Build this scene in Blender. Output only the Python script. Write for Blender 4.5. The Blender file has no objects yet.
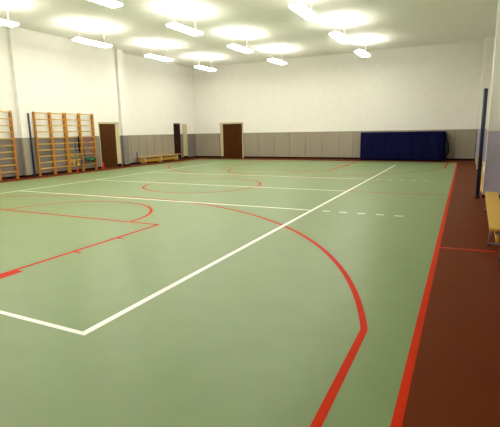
import bpy, bmesh, math, random
from mathutils import Vector, Matrix
random.seed(4)
S = bpy.context.scene
COL = S.collection
PI = math.pi

# ------------------------------------------------------------------ materials
def srgb(r, g, b):
    f = lambda c: (c/255/12.92) if c/255 <= .04045 else ((c/255+.055)/1.055)**2.4
    return (f(r), f(g), f(b), 1)

def mat(name, col, rough=.5, var=.12, scale=6, bump=0., metal=0., spec=.5, stretch=(1, 1, 1), col2=None, detail=4):
    m = bpy.data.materials.new(name); m.use_nodes = True
    nt = m.node_tree; b = nt.nodes['Principled BSDF']
    b.inputs['Roughness'].default_value = rough
    b.inputs['Metallic'].default_value = metal
    b.inputs['Specular IOR Level'].default_value = spec
    tc = nt.nodes.new('ShaderNodeTexCoord'); mp = nt.nodes.new('ShaderNodeMapping')
    mp.inputs['Scale'].default_value = stretch
    nz = nt.nodes.new('ShaderNodeTexNoise'); nz.inputs['Scale'].default_value = scale
    nz.inputs['Detail'].default_value = detail
    nt.links.new(tc.outputs['Object'], mp.inputs['Vector']); nt.links.new(mp.outputs[0], nz.inputs['Vector'])
    rp = nt.nodes.new('ShaderNodeValToRGB')
    c2 = col2 if col2 else tuple(c*(1-var*2) for c in col[:3])+(1,)
    rp.color_ramp.elements[0].position = .3; rp.color_ramp.elements[0].color = c2
    rp.color_ramp.elements[1].position = .7; rp.color_ramp.elements[1].color = col
    nt.links.new(nz.outputs['Fac'], rp.inputs['Fac']); nt.links.new(rp.outputs[0], b.inputs['Base Color'])
    if bump:
        bp = nt.nodes.new('ShaderNodeBump'); bp.inputs['Strength'].default_value = bump
        bp.inputs['Distance'].default_value = .01
        nt.links.new(nz.outputs['Fac'], bp.inputs['Height']); nt.links.new(bp.outputs[0], b.inputs['Normal'])
    return m

def emis(name, col, s):
    m = bpy.data.materials.new(name); m.use_nodes = True
    b = m.node_tree.nodes['Principled BSDF']
    b.inputs['Base Color'].default_value = (.9, .9, .9, 1)
    b.inputs['Emission Color'].default_value = col; b.inputs['Emission Strength'].default_value = s
    return m

M = dict(
    green=mat('green_linoleum', srgb(122, 143, 96), .38, .035, 3.0, spec=.3),
    brown=mat('brown_linoleum', srgb(101, 44, 14), .5, .06, 3.0, spec=.06),
    red=mat('red_line_paint', srgb(200, 44, 4), .5, .05, 9, spec=.05),
    white=mat('white_line_paint', srgb(242, 242, 238), .4, .03, 9),
    plaster=mat('white_plaster', srgb(240, 238, 232), .8, .02, 4),
    grey=mat('grey_wall_paint', srgb(128, 121, 118), .6, .05, 5),
    lav=mat('lavender_wall_paint', srgb(194, 186, 206), .65, .08, 4, bump=.1),
    panel=mat('beige_wall_panel', srgb(156, 147, 130), .55, .05, 3, stretch=(1, 1, .3)),
    groove=mat('dark_groove', srgb(60, 54, 50), .8, .1, 8),
    skirt=mat('dark_skirting', srgb(34, 12, 10), .6, .1, 8, spec=.1),
    cream=mat('cream_paint', srgb(205, 192, 150), .5, .05, 8),
    door=mat('brown_door_wood', srgb(80, 42, 8), .5, .2, 7, stretch=(5, 5, .5), spec=.15),
    ddoor=mat('dark_door_wood', srgb(50, 18, 12), .5, .2, 7, stretch=(5, 5, .5), spec=.15),
    pine=mat('yellow_pine', srgb(214, 170, 60), .42, .1, 5, stretch=(8, .6, 8)),
    upr=mat('honey_pine', srgb(198, 132, 36), .45, .12, 5, stretch=(8, 8, .6)),
    uprd=mat('orange_pine', srgb(188, 122, 48), .45, .12, 5, stretch=(8, 8, .6)),
    rung=mat('pale_yellow_pine', srgb(218, 178, 84), .4, .1, 6, stretch=(8, .6, 8)),
    steel=mat('dull_steel', srgb(150, 140, 150), .4, .05, 8, metal=.5),
    clegs=mat('cream_steel', srgb(214, 205, 176), .45, .04, 8),
    rubber=mat('black_rubber', srgb(22, 20, 22), .7, .1, 10),
    navy=mat('navy_vinyl', srgb(1, 5, 58), .6, .15, 2.2, bump=.25, stretch=(3, 3, .5), spec=.1),
    black=mat('black_cloth', srgb(14, 14, 20), .8, .1, 6, bump=.2),
    post=mat('dark_blue_paint', srgb(26, 36, 70), .4, .08, 6),
    blue=mat('bright_blue_plastic', srgb(38, 60, 140), .45, .08, 6),
    cone=mat('red_plastic', srgb(215, 34, 34), .4, .05, 8),
    greenc=mat('green_cloth', srgb(22, 92, 46), .8, .2, 14, bump=.4),
    pink=mat('pink_cord', srgb(188, 120, 118), .6, .1, 20),
    yell=mat('yellow_cord', srgb(226, 196, 40), .5, .1, 20),
    ceil=mat('white_ceiling', srgb(246, 245, 240), .85, .02, 3),
    lampf=mat('white_metal', srgb(235, 235, 232), .4, .02, 6),
    brass=mat('handle_metal', srgb(70, 60, 50), .35, .05, 9, metal=.8),
    lamp=emis('added_lamp_tube', (1, .95, .85, 1), 17.0),
)

# ------------------------------------------------------------------ mesh helpers
class MB:
    def __init__(s): s.bm = bmesh.new(); s.mats = []
    def mi(s, m):
        if m not in s.mats: s.mats.append(m)
        return s.mats.index(m)
    def box(s, x0, x1, y0, y1, z0, z1, m, bev=0):
        r = bmesh.ops.create_cube(s.bm, size=1)['verts']
        for v in r:
            v.co = Vector(((x0+x1)/2+v.co.x*(x1-x0), (y0+y1)/2+v.co.y*(y1-y0), (z0+z1)/2+v.co.z*(z1-z0)))
        fs = {f for v in r for f in v.link_faces}
        i = s.mi(m)
        for f in fs: f.material_index = i
        if bev:
            es = list({e for v in r for e in v.link_edges})
            g = bmesh.ops.bevel(s.bm, geom=es, offset=bev, segments=2, affect='EDGES', profile=.5)
            for f in g['faces']: f.material_index = i
        return s
    def poly(s, pts, m):
        f = s.bm.faces.new([s.bm.verts.new(p) for p in pts]); f.material_index = s.mi(m); return s
    def tube(s, pts, rad, m, n=8, closed=False):
        pts = [Vector(p) for p in pts]; rings = []; i = s.mi(m); N = len(pts)
        prev = None
        for k, p in enumerate(pts):
            a = pts[k-1] if (k > 0 or closed) else p
            b = pts[(k+1) % N] if (k < N-1 or closed) else p
            d = (b-a).normalized()
            up = prev if prev else (Vector((0, 0, 1)) if abs(d.z) < .9 else Vector((1, 0, 0)))
            u = (up - d*up.dot(d)).normalized(); w = d.cross(u); prev = u
            r = rad[k] if isinstance(rad, (list, tuple)) else rad
            rings.append([s.bm.verts.new(p+u*math.cos(2*PI*j/n)*r+w*math.sin(2*PI*j/n)*r) for j in range(n)])
        R = N if closed else N-1
        for k in range(R):
            A, B = rings[k], rings[(k+1) % N]
            for j in range(n):
                f = s.bm.faces.new((A[j], A[(j+1) % n], B[(j+1) % n], B[j])); f.material_index = i; f.smooth = True
        if not closed:
            for r in (rings[0], rings[-1]):
                f = s.bm.faces.new(r); f.material_index = i
        return s
    def lathe(s, prof, m, c=(0, 0, 0), n=24):
        i = s.mi(m); rings = []
        for r, z in prof:
            rings.append([s.bm.verts.new((c[0]+r*math.cos(2*PI*j/n), c[1]+r*math.sin(2*PI*j/n), c[2]+z)) for j in range(n)])
        for A, B in zip(rings, rings[1:]):
            for j in range(n):
                f = s.bm.faces.new((A[j], A[(j+1) % n], B[(j+1) % n], B[j])); f.material_index = i; f.smooth = True
        for r in (rings[0], rings[-1]):
            f = s.bm.faces.new(r); f.material_index = i
        return s
    def build(s, name, parent=None, loc=None):
        bmesh.ops.recalc_face_normals(s.bm, faces=s.bm.faces)
        me = bpy.data.meshes.new(name); s.bm.to_mesh(me); s.bm.free()
        for m in s.mats: me.materials.append(M[m])
        o = bpy.data.objects.new(name, me); COL.objects.link(o)
        if parent: o.parent = parent
        if loc: o.location = loc
        return o

def empty(name, loc, rz=0):
    o = bpy.data.objects.new(name, None); COL.objects.link(o)
    o.empty_display_size = .1; o.location = loc; o.rotation_euler = (0, 0, rz); return o
def tag(o, label, cat, group=None):
    o['label'] = label; o['category'] = cat
    if group: o['group'] = group
    return o
def struct(o, label=None):
    o['kind'] = 'structure'
    if label: o['label'] = label
    return o
def copy_tree(o, parent=None):
    c = o.copy(); COL.objects.link(c)
    if parent: c.parent = parent
    for ch in list(o.children): copy_tree(ch, c)
    return c

# ------------------------------------------------------------------ hall dimensions (metres)
XL, XR = -8.10, 8.15            # side walls
YE, YN = 12.56, -13.6           # far and near end walls
HC = 5.6                        # ceiling
DADO = 1.52
GL, GR, GN, GF = -7.20, 7.0, -11.10, 11.15   # green playing area

# ------------------------------------------------------------------ floor and its painted lines
f = MB()
xa, xb, ya, yb = -9.3, 8.6, YN-.3, YE+.3
f.poly([(GL, GN, 0), (GR, GN, 0), (GR, GF, 0), (GL, GF, 0)], 'green')
f.poly([(xa, ya, 0), (xb, ya, 0), (xb, GN, 0), (xa, GN, 0)], 'brown')
f.poly([(xa, GF, 0), (xb, GF, 0), (xb, yb, 0), (xa, yb, 0)], 'brown')
f.poly([(xa, GN, 0), (GL, GN, 0), (GL, GF, 0), (xa, GF, 0)], 'brown')
f.poly([(GR, GN, 0), (xb, GN, 0), (xb, GF, 0), (GR, GF, 0)], 'brown')
f.box(xa, xb, ya, yb, -.2, -.004, 'brown')
floor = struct(f.build('floor'), 'green sports hall floor with red and white court lines and a brown border')

W = .06
ZR, ZW = .0012, .0022
def rect(b, x0, x1, y0, y1, z, m): b.poly([(x0, y0, z), (x1, y0, z), (x1, y1, z), (x0, y1, z)], m)
def arc(b, c, r, a0, a1, z, m, n=96):
    for k in range(n):
        t0, t1 = a0+(a1-a0)*k/n, a0+(a1-a0)*(k+1)/n
        p = lambda t, q: (c[0]+q*math.cos(t), c[1]+q*math.sin(t), z)
        b.poly([p(t0, r-W/2), p(t0, r+W/2), p(t1, r+W/2), p(t1, r-W/2)], m)
def line(name, label, fn):
    b = MB(); fn(b); o = b.build(name, floor); o['label'] = label; return o
# white volleyball court
line('volleyball_sideline', 'long white sideline running from the foreground to the navy mat', lambda b: rect(b, 4.495, 4.565, -9, 9, ZW, 'white'))
line('volleyball_sideline', 'white sideline on the wall bar side', lambda b: rect(b, -4.535, -4.465, -9, 9, ZW, 'white'))
line('volleyball_baseline', 'white far end line', lambda b: rect(b, -4.47, 4.50, 8.95, 9, ZW, 'white'))
line('volleyball_baseline', 'white near end line', lambda b: rect(b, -4.47, 4.50, -9, -8.95, ZW, 'white'))
line('volleyball_centre_line', 'white centre line through the red circle', lambda b: rect(b, -4.47, 4.50, -.035, .035, ZW, 'white'))
for yy, l in ((-3, 'nearer'), (3, 'farther')):
    line('attack_line', l+' white attack line', lambda b: rect(b, -4.47, 4.50, yy-.035, yy+.035, ZW, 'white'))
    for k in range(5):
        line('attack_line_dash', 'short white dash', lambda b: rect(b, 4.75+.35*k, 4.90+.35*k, yy-.035, yy+.035, ZW, 'white'))
# red basketball court
line('basketball_sideline', 'red sideline along the brown border', lambda b: rect(b, 6.97, 7.027, GN, GF, ZR, 'red'))
line('basketball_sideline', 'red sideline on the wall bar side', lambda b: rect(b, GL-.01, GL+.04, GN, GF, ZR, 'red'))
line('basketball_baseline', 'red far end line', lambda b: rect(b, GL+.04, 6.965, 11.05, 11.10, ZR, 'red'))
line('basketball_centre_line', 'red centre line from white sideline to red sideline', lambda b: rect(b, 4.56, 6.965, -.025, .025, ZR, 'red'))
line('basketball_centre_line', 'red centre line on the wall bar side', lambda b: rect(b, GL+.04, -4.53, -.025, .025, ZR, 'red'))
line('centre_circle', 'red centre circle', lambda b: arc(b, (0, 0), 1.8, 0, 2*PI, ZR, 'red', 128))
line('border_line', 'short red line across the brown border', lambda b: b.poly([(7.027, -5.08, ZR), (7.70, -5.04, ZR), (7.70, -4.995, ZR), (7.027, -5.03, ZR)], 'red'))
for s, l in ((-1, 'near'), (1, 'far')):
    c = (0, s*9.65); R3 = 6.81
    a0 = math.acos(6.6/R3)
    def three(b):
        if s < 0: arc(b, c, R3, a0, PI-a0, ZR, 'red', 140)
        else: arc(b, c, R3, PI+a0, 2*PI-a0, ZR, 'red', 140)
        yc = c[1]-s*R3*math.sin(a0)
        for q in (-1, 1): rect(b, q*6.6-W/2, q*6.6+W/2, min(yc, s*11.06), max(yc, s*11.06), ZR, 'red')
    line('three_point_line', l+' red three point arc', three)
    line('free_throw_arc', l+' red free throw semicircle', lambda b: arc(b, (0, s*5.31), 1.77, 0 if s < 0 else PI, PI if s < 0 else 2*PI, ZR+.0002, 'red'))
    line('free_throw_line', l+' red free throw line', lambda b: rect(b, -2.45, 2.45, s*5.31-W/2, s*5.31+W/2, ZR+.0004, 'red'))
    for q in (-1, 1):
        def lane(b):
            rect(b, q*2.425-W/2, q*2.425+W/2, min(s*5.33, s*11.05), max(s*5.33, s*11.05), ZR, 'red')
            x0, x1 = (2.45, 2.57) if q > 0 else (-2.57, -2.45)
            for d0, d1 in ((1.75, 1.80), (2.60, 3.00), (3.85, 3.90), (4.70, 4.75)):
                ys = sorted((s*(11.07-d0), s*(11.07-d1))); rect(b, x0, x1, ys[0], ys[1], ZR, 'red')
        line('lane_line', l+' red lane line with place marks', lane)

# ------------------------------------------------------------------ walls, ceiling
def dado_wall(b, x0, x1, y0, y1, low, z1=HC):
    b.box(x0, x1, y0, y1, 0, DADO, low); b.box(x0, x1, y0, y1, DADO, z1, 'plaster')
XL2, XL3 = -8.45, -8.92
w = MB()
dado_wall(w, -9.3, XL, YN, 5.33, 'grey')
dado_wall(w, XL, -7.93, -.17, .08, 'panel')                 # pilaster by the blue post
dado_wall(w, -9.3, -7.96, 5.36, 5.72, 'grey')              # pilaster right of the door
dado_wall(w, -9.3, XL2, 5.33, YE, 'grey')
# vertical boards of the bay behind the bench
y = 5.78
while y < 10.0:
    w.box(XL2-.001, XL2+.02, y, min(y+.62, 10.2), .09, DADO, 'panel', .004); y += .64
struct(w.build('wall_left'), 'grey left wall with pilasters and white upper part')

w = MB()
dado_wall(w, -9.3, 8.6, YE, YE+.3, 'groove')
gx = [-8.44, -7.95, -6.62]
for a, b_ in zip(gx, gx[1:]): w.box(a+.004, b_-.004, YE-.02, YE+.01, .0, DADO, 'panel', .004)
gx = [-4.93, -3.95, -2.90, -1.92, -.95, .03, 1.0, 1.76, 2.75, 3.75, 4.75, 5.75, 6.8, 7.74]
for a, b_ in zip(gx, gx[1:]): w.box(a+.007, b_-.007, YE-.02, YE+.01, .0, DADO, 'panel', .004)
struct(w.build('wall_end'), 'far end wall of beige panels')

w = MB()
dado_wall(w, XR, 8.6, YN, YE, 'grey')
dado_wall(w, 7.76, XR, 11.95, YE, 'lav')
dado_wall(w, 7.70, XR, -.10, .42, 'lav')
dado_wall(w, 7.71, XR, -6.1, -5.5, 'lav')
struct(w.build('wall_right'), 'right wall with lavender grey pilasters')
w = MB(); dado_wall(w, -9.3, 8.6, YN-.3, YN, 'grey'); struct(w.build('wall_near'))
w = MB(); w.box(-9.3, 8.6, YN-.3, YE+.3, HC, HC+.2, 'ceil'); struct(w.build('ceiling'), 'white ceiling')

# skirting
b = MB()
for x, y0, y1 in ((XL, YN, -.17), (-7.93, -.17, .08), (XL, .08, 3.89), (-7.96, 5.36, 5.72), (XL2, 5.72, 10.22), (XL2, 10.90, YE-.04)):
    b.box(x-.01, x+.015+(.02 if x == XL2 else 0), y0, y1, 0, .09, 'skirt')
b.box(XL, -7.915, -.185, -.17, 0, .09, 'skirt'); b.box(XL, -7.945, 5.345, 5.36, 0, .09, 'skirt')
struct(b.build('baseboard_left'))
b = MB()
b.box(XL2, -6.45, YE-.04, YE-.015, 0, .10, 'skirt'); b.box(-4.93, 7.76, YE-.04, YE-.015, 0, .10, 'skirt')
struct(b.build('baseboard_end'))
b = MB()
for x, y0, y1 in ((XR, -13.6, -6.1), (7.71, -6.1, -5.5), (XR, -5.5, -.1), (7.70, -.1, .42), (XR, .42, 11.95), (7.76, 11.95, YE-.04)):
    b.box(x-.012, x+.01, y0, y1, 0, .07, 'skirt')
for x, y in ((7.70, -.1), (7.71, -6.1)): b.box(x-.012, XR-.012, y-.012, y, 0, .07, 'skirt')
struct(b.build('baseboard_right'))

# ------------------------------------------------------------------ doors
def side_door(n, x, y0, y1, slab, frame, label, fl=.05, fr=.26):
    b = MB(); b.box(x-.02, x+.02, y0, y1, .015, 2.08, slab, .004)
    d = struct(b.build('door_%d' % n), label)
    b = MB()
    b.box(x-.02, x+.035, y0-fl, y0-.003, 0, 2.14, frame, .004); b.box(x-.02, x+.035, y1+.003, y1+fr, .15, 2.14, frame, .004); b.box(x-.02, x+.03, y1+.005, y1+fr-.002, 0, .15, 'skirt')
    b.box(x-.02, x+.035, y0-fl, y1+fr, 2.085, 2.16, frame, .004)
    b.build('door_frame', d)['label'] = 'cream door frame'
    b = MB(); b.box(x+.021, x+.027, y0+.13, y0+.18, .92, 1.12, 'brass', .002)
    b.tube([(x+.027, y0+.155, 1.05), (x+.07, y0+.155, 1.05), (x+.075, y0+.29, 1.05)], .01, 'brass')
    b.build('door_handle', d)['label'] = 'dark metal handle'
    return d
side_door(1, XL, 3.93, 4.96, 'door', 'cream', 'brown wooden door in the left wall beside the wall bars', .025)
side_door(2, XL2, 10.28, 10.82, 'ddoor', 'ddoor', 'dark brown door in the left wall at the far end of the bench', .04, .03)
b = MB(); b.box(-6.36, -5.02, YE-.03, YE+.01, .015, 2.08, 'door', .004)
d3 = struct(b.build('door_3'), 'brown wooden door in the far end wall')
b = MB(); b.box(-6.56, -6.363, YE-.06, YE, .10, 2.15, 'cream', .004); b.box(-5.017, -4.95, YE-.05, YE, 0, 2.15, 'cream', .004)
b.box(-6.56, -4.95, YE-.05, YE, 2.085, 2.17, 'cream', .004)
b.build('door_frame', d3)['label'] = 'cream door frame'
b = MB(); b.box(-5.16, -5.11, YE-.036, YE-.03, .94, 1.12, 'brass', .002)
b.tube([(-5.135, YE-.036, 1.05), (-5.135, YE-.08, 1.05), (-5.27, YE-.085, 1.05)], .01, 'brass'); b.build('door_handle', d3)['label'] = 'dark metal handle'
b = MB(); b.box(XL2-.01, XL2+.06, 11.17, 11.55, .17, DADO+.6, 'cream', .01); b.box(XL2-.01, XL2+.055, 11.18, 11.54, 0, .17, 'skirt')
struct(b.build('trim_1'), 'cream upright casing near the far left corner')

# ------------------------------------------------------------------ wall bars
def wall_bars(y0, widths, umat, label, d0=.13):
    t = empty('wall_bars', (XL, y0, 0)); tag(t, label, 'wall bars', 'wall bars on the left wall')
    ys = [0]
    for q in widths: ys.append(ys[-1]+q)
    for k, yy in enumerate(ys):
        b = MB(); a, e = yy-.036, yy+.036; dp = .13
        if k == 0: a, e = 0, .05; dp = d0
        if k == len(ys)-1: a, e = yy-.065, yy-.002
        b.box(.004, dp, a, e, .03, 2.52, umat, .006)
        o = b.build('upright', t)
        b = MB(); b.box(.02, dp+.005, a+.004, e-.004, 0, .03, 'rung', .004); b.build('foot_block', o)
    for k in range(len(widths)):
        for j in range(10):
            z = .27+.245*j; x = .095 if j < 9 else .13
            b = MB(); n = 10
            b.tube([(x, ys[k]+.02, z), (x, ys[k+1]-.02, z)], .021, 'rung', 10); b.build('rung', t)
    return t
wall_bars(-1.97, [.77, .74], 'uprd', 'orange-brown wall bars nearest the camera, left of the blue post on the left wall')
wall_bars(.48, [.745, .74], 'upr', 'yellow wooden wall bars with empty rungs, between the blue post and the hanging ropes', .115)
wall_bars(1.968, [.765, .80], 'upr', 'yellow wooden wall bars hung with ropes and a green bundle, beside the brown door')

# things hung on the bars (rung axis x = XL + .095)
RX = XL+.095
def rope(pts, m, label, r=.009, group=None):
    b = MB(); b.tube(pts, r, m, 6); o = b.build('skipping_rope')
    tag(o, label, 'rope', group); return o
def hang(y, ztop, zbot, w=.05, wob=.02):
    # a cord doubled over a rung: down one side, a bend, back up, ending behind
    f_ = RX+.034; bk = RX-.032; pts = []
    n = 14
    for k in range(n+1):
        t = k/n; pts.append((f_+.012*math.sin(t*5), y-w*(1-t)*.0+wob*math.sin(3*t+y*9), zbot+(ztop-zbot)*t))
    pts += [(RX+.02, y+.01, ztop+.028), (RX, y+.012, ztop+.034), (RX-.02, y+.014, ztop+.028)]
    for k in range(n+1):
        t = k/n; pts.append((bk-.006, y+.014+wob*math.sin(2*t), ztop-(ztop-zbot-.08)*t))
    return pts
Z = lambda j: .27+.245*j
pink_y = (2.94, 3.06, 3.19, 3.32)
pl = ('nearest the green bundle\'s left end', 'second from the left', 'third from the left', 'rightmost of the four')
for yy, l in zip(pink_y, pl):
    rope(hang(yy, Z(5), .66 if l[0] != 's' else .62), 'pink', 'pink rope hanging above the green bundle, '+l, .010, 'pink ropes above the green bundle')
# yellow ropes looped under one another over a low rung
def loop(y0, y1, zr, drop, ph):
    f_ = RX+.034; pts = []
    n = 28
    for k in range(n+1):
        t = k/n; s_ = math.sin(PI*t)
        pts.append((f_+.02*s_+.006*math.sin(9*t+ph), y0+(y1-y0)*t+.03*math.sin(2*PI*t+ph), zr+.03-drop*s_**.7+.02*math.sin(11*t+ph)*s_))
    pts = [(RX-.034, y0-.005, zr-.1), (RX-.032, y0-.005, zr), (RX, y0-.004, zr+.034)] + pts + [(RX, y1+.004, zr+.034), (RX-.032, y1+.005, zr), (RX-.034, y1+.005, zr-.12)]
    return pts
yg = 'yellow ropes looped over the low rung'
rope(loop(2.10, 2.27, Z(1), .27, 0), 'yell', 'yellow rope looped over a low rung, left of the dark pole', .016, yg)
rope(loop(2.37, 2.51, Z(1), .25, 2), 'yell', 'yellow rope looped over a low rung, just right of the dark pole', .016, yg)
rope(loop(2.13, 2.44, Z(2), .16, 4), 'yell', 'wide yellow rope looped from the second rung, passing behind the dark pole', .016, yg)
rope(loop(2.565, 2.65, Z(1), .22, 1), 'blue', 'blue rope looped over a low rung beside the thick upright', .016)
rope(hang(2.80, Z(3), .52, wob=.004), 'blue', 'blue rope hanging at the left end of the green bundle', .014)
rope(hang(2.575, Z(5), .80, wob=.012), 'skirt', 'dark brown rope hanging above the blue rope, left of the upright', .022)
# green bundle wrapped round the second rung
BX, BZ = XL+.235, Z(1)-.015
gb = tag(empty('cloth_bundle', (BX, 2.72, BZ)), 'lumpy dark green bundle of cloth tied along a low rung of the wall bars', 'bundle')
b = MB(); pts = []; rad = []
for k in range(41):
    t = k/40; pts.append((0, .66*t, .010*math.sin(t*17)))
    rad.append((.066+.014*abs(math.sin(t*PI*4.5))+.006*math.sin(t*31))*min(1, .35+6*min(t, 1-t)))
b.tube(pts, rad, 'greenc', 14); b.build('cloth_roll', gb)
for y in (.16, .50):
    b = MB(); pts = []
    rx, rz = RX-BX, Z(1)-BZ
    for k in range(9):
        a_ = -PI*.55+PI*1.1*k/8; pts.append((.088*math.cos(a_), y, .088*math.sin(a_)))
    for k in range(9):
        a_ = PI*.5+PI*1.0*k/8; pts.append((rx+.027*math.cos(a_), y, rz+.027*math.sin(a_)))
    b.tube(pts, .006, 'greenc', 6, closed=True); b.build('tie_cord', gb)
# dark pole with red foot
t = tag(empty('slalom_pole', (XL+.215, 2.27, 0)), 'slim dark pole with a red foot standing in front of the roped wall bars', 'pole')
b = MB(); b.lathe([(.05, 0), (.05, .02), (.03, .05), (.026, .18), (.018, .21)], 'cone'); b.build('pole_foot', t)['label'] = 'red foot'
b = MB(); b.lathe([(.014, .21), (.014, 1.5), (.008, 1.51)], 'post', n=12); b.build('shaft', t)['label'] = 'dark blue shaft'
# traffic cone
t = tag(empty('sport_cone', (-7.93, 3.84, 0)), 'small red cone on the floor at the left edge of the brown door', 'cone')
b = MB(); b.box(-.075, .075, -.075, .075, 0, .022, 'cone', .008); b.build('base_plate', t)
b = MB(); b.lathe([(.062, .018), (.055, .05), (.018, .31), (.014, .325), (.006, .326)], 'cone'); b.build('cone_body', t)

# ------------------------------------------------------------------ posts
def vpost(x, y, h, r, label, name='volleyball_post', grp='net posts'):
    t = tag(empty(name, (x, y, 0)), label, 'post', grp)
    b = MB(); b.lathe([(r, .0), (r, h), (r*.8, h+.01)], 'post'); b.build('shaft', t)
    b = MB(); b.lathe([(r+.012, .0), (r+.012, .05), (r+.002, .06)], 'rubber'); b.build('floor_sleeve', t)
    b = MB(); b.lathe([(r*.8, h+.01), (r*1.05, h+.012), (r*1.05, h+.03), (r*.4, h+.05)], 'rubber'); b.build('end_cap', t)
vpost(7.585, -.17, 2.4, .042, 'dark blue post on the brown floor in front of the right-hand lavender pilaster')
vpost(-7.86, .13, 2.4, .038, 'dark blue post at the left wall between two sets of wall bars')
t = tag(empty('short_post', (-8.10, 6.45, 0)), 'short bright blue post by the near end of the left wall bench', 'post')
b = MB(); b.lathe([(.027, .02), (.025, .60), (.022, .64), (.01, .655)], 'blue', n=16); b.build('shaft', t)
b = MB(); b.lathe([(.07, 0), (.07, .015), (.04, .025)], 'blue', n=16); b.build('foot_plate', t)

# ------------------------------------------------------------------ gym benches
def bench(loc, L, legs, label, legm, H=.30, Wd=.25, rz=0):
    t = tag(empty('gym_bench', loc, rz), label, 'bench', 'wooden gym benches')
    b = MB(); b.box(0, Wd, 0, L, H-.035, H, 'pine', .008); b.build('seat', t)['label'] = 'yellow pine plank'
    b = MB(); b.box(Wd/2-.02, Wd/2+.02, .16, L-.16, .07, H-.14, 'pine', .006); b.build('balance_beam', t)['label'] = 'lower wooden beam'
    for y in legs:
        b = MB()
        for s in (-1, 1):
            b.tube([(Wd/2+s*(Wd/2-.035), y, H-.036), (Wd/2+s*(Wd/2-.012), y, .022)], .014 if legm == 'steel' else .022, legm, 8)
        b.box(.0, Wd, y-.022, y+.022, .010, .036, legm, .004)
        b.box(.03, Wd-.03, y-.02, y+.02, H-.05, H-.0355, legm, .002)
        b.box(Wd/2-.03, Wd/2+.03, y-.012, y+.012, H-.145, H-.05, legm, .002)
        o = b.build('leg', t)
        for s in (0, 1):
            b = MB(); b.box(s*(Wd-.05), s*(Wd-.05)+.05, y-.026, y+.026, 0, .012, 'rubber', .003); b.build('rubber_foot', o)
    return t
bench((7.605, -4.97, 0), 3.72, (.30, 3.05), 'long yellow wooden bench nearest the camera, between pilasters along the right wall', 'steel', Wd=.23, rz=-.020)
bench((-8.36, 6.62, 0), 3.75, (.48, 1.85, 3.40), 'long low yellow wooden bench along the left wall beyond the brown door', 'clegs', .36, .28)
bench((7.74, 9.55, 0), 1.75, (.25, 1.5), 'far yellow bench end at the right wall, nearest the end wall', 'clegs')
bench((7.72, 5.75, 0), 2.0, (.25, 1.75), 'yellow bench along the right wall, seen just left of the blue post', 'clegs')
t = tag(empty('vaulting_box', (7.67, .56, 0)), 'narrow yellow wooden box with a white band squeezed behind the right-hand blue post', 'box')
b = MB(); b.box(.02, .40, 0, .8, .0, .50, 'pine', .01); b.build('lower_section', t)
b = MB(); b.box(.03, .39, .02, .78, .502, .63, 'clegs', .01); b.build('middle_section', t)['label'] = 'white band'
b = MB(); b.box(.03, .39, 0.01, .79, .632, .74, 'pine', .03); b.build('top_section', t)

# ------------------------------------------------------------------ navy mat
def puffy(name, x0, x1, y0, y1, z0, z1, m, parent, seams, amp):
    b = MB(); nx, nz = 84, 20; i = b.mi(m); P = {}
    for a in range(nx+1):
        for c in range(nz+1):
            u, v = a/nx, c/nz
            s = abs(math.sin(PI*u*seams))
            e = min(1, 12*min(u, 1-u)*seams/4)*min(1, 10*min(v, 1-v))
            d = amp*(s**.35)*(e**.5)+.006*math.sin(u*61+v*3)
            z = z0+(z1-z0)*v
            x = x0+(x1-x0)*u
            if u == 1: x += .07*math.sin(PI*min(1, v*1.1))+.02*math.sin(v*9)
            P[a, c, 0] = b.bm.verts.new((x, y0-d, z)); P[a, c, 1] = b.bm.verts.new((x, y1, z))
    def q(*k):
        fc = b.bm.faces.new([P[j] for j in k]); fc.material_index = i; fc.smooth = True
    for a in range(nx):
        for c in range(nz):
            q((a, c, 0), (a+1, c, 0), (a+1, c+1, 0), (a, c+1, 0)); q((a, c, 1), (a, c+1, 1), (a+1, c+1, 1), (a+1, c, 1))
        q((a, 0, 0), (a, 0, 1), (a+1, 0, 1), (a+1, 0, 0)); q((a, nz, 0), (a+1, nz, 0), (a+1, nz, 1), (a, nz, 1))
    for c in range(nz):
        for a in (0, nx): q((a, c, 0), (a, c+1, 0), (a, c+1, 1), (a, c, 1))
    return b.build(name, parent)
t = tag(empty('crash_mat', (4.36, 12.1, 0)), 'large thick navy blue crash mat standing against the far end wall', 'mat')
puffy('mat_body', -2.05, 1.98, -.17, .38, .0, 1.45, 'navy', t, 6, .03)['label'] = 'navy blue padded body'
b = MB(); b.tube([(2.05, -.03, .01), (2.08, -.05, .2), (2.15, -.06, .5), (2.13, -.05, .8), (2.04, -.04, 1.1), (2.02, -.03, 1.42)], [.05, .08, .1, .09, .07, .05], 'black', 12)
b.build('side_flap', t)['label'] = 'black bulging side flap'

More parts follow.
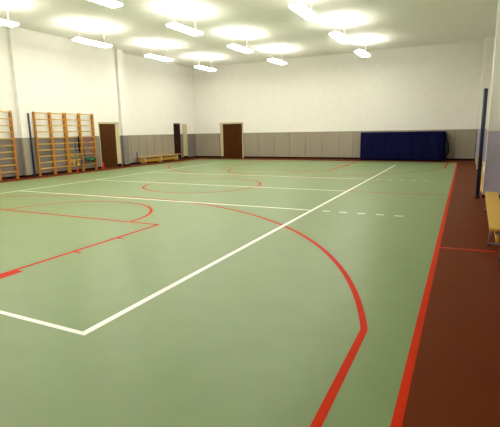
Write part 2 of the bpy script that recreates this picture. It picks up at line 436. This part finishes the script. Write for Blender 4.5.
# ------------------------------------------------------------------ added ceiling lamps
lt0 = None
xs = (-5.6, -1.4, 2.8); ys = (-10.5, -6.5, -2.5, 1.5, 5.5, 9.5)  # invented lamps: far rows brighten the end wall, columns sit left of centre
wx = ('left', 'middle', 'right')
wy = ('first row from the camera', 'second row from the camera', 'third row from the camera', 'third row from the end wall', 'second row from the end wall', 'row nearest the end wall')
HL = .55
for j, yy in enumerate(ys):
    for i, xx in enumerate(xs):
        if lt0 is None:
            lt0 = empty('added_ceiling_light', (0, 0, 0))
            b = MB(); b.box(-.05, .05, -.82, .82, -HL-.02, -HL+.02, 'lampf', .01); b.build('housing', lt0)
            for k in (-1, 1):
                b = MB(); b.tube([(0, k*.6, -HL+.02), (0, k*.6, 0)], .006, 'lampf', 6); b.build('hanger', lt0)
            b = MB(); b.box(-.19, .19, -.8, .8, -HL-.09, -HL-.021, 'lamp', .015); b.build('diffuser', lt0)
            o = lt0
        else: o = copy_tree(lt0)
        o.location = (xx, yy, HC-.001)
        tag(o, 'added white hanging ceiling light, %s one of the %s' % (wx[i], wy[j]), 'ceiling light', 'added ceiling lights of the hall')

# ------------------------------------------------------------------ world, camera
wd = bpy.data.worlds.new('hall_air'); wd.use_nodes = True; S.world = wd
wd.node_tree.nodes['Background'].inputs[0].default_value = (1, .96, .88, 1)
wd.node_tree.nodes['Background'].inputs[1].default_value = .05

fpx, pit, yaw, rol = 429.967, .1888, -.4600, -.0182
cp, sp, cy, sy, cr, sr = math.cos(pit), math.sin(pit), math.cos(yaw), math.sin(yaw), math.cos(rol), math.sin(rol)
fw = Vector((sy*cp, cy*cp, -sp)); rt = Vector((cy, -sy, 0)); up = rt.cross(fw)
r2 = rt*cr+up*sr; u2 = up*cr-rt*sr
cam = bpy.data.cameras.new('camera'); co = bpy.data.objects.new('camera', cam); COL.objects.link(co)
cam.sensor_width = 36; cam.lens = 36*fpx/500; cam.clip_start = .05
mt = Matrix((r2, u2, -fw)).transposed().to_4x4(); mt.translation = (7.231, -11.3069, 1.6085)
co.matrix_world = mt
S.camera = co
S.view_settings.view_transform = 'Standard'; S.view_settings.look = 'None'
S.view_settings.exposure = .75; S.view_settings.gamma = 1; S.view_settings.use_curve_mapping = False
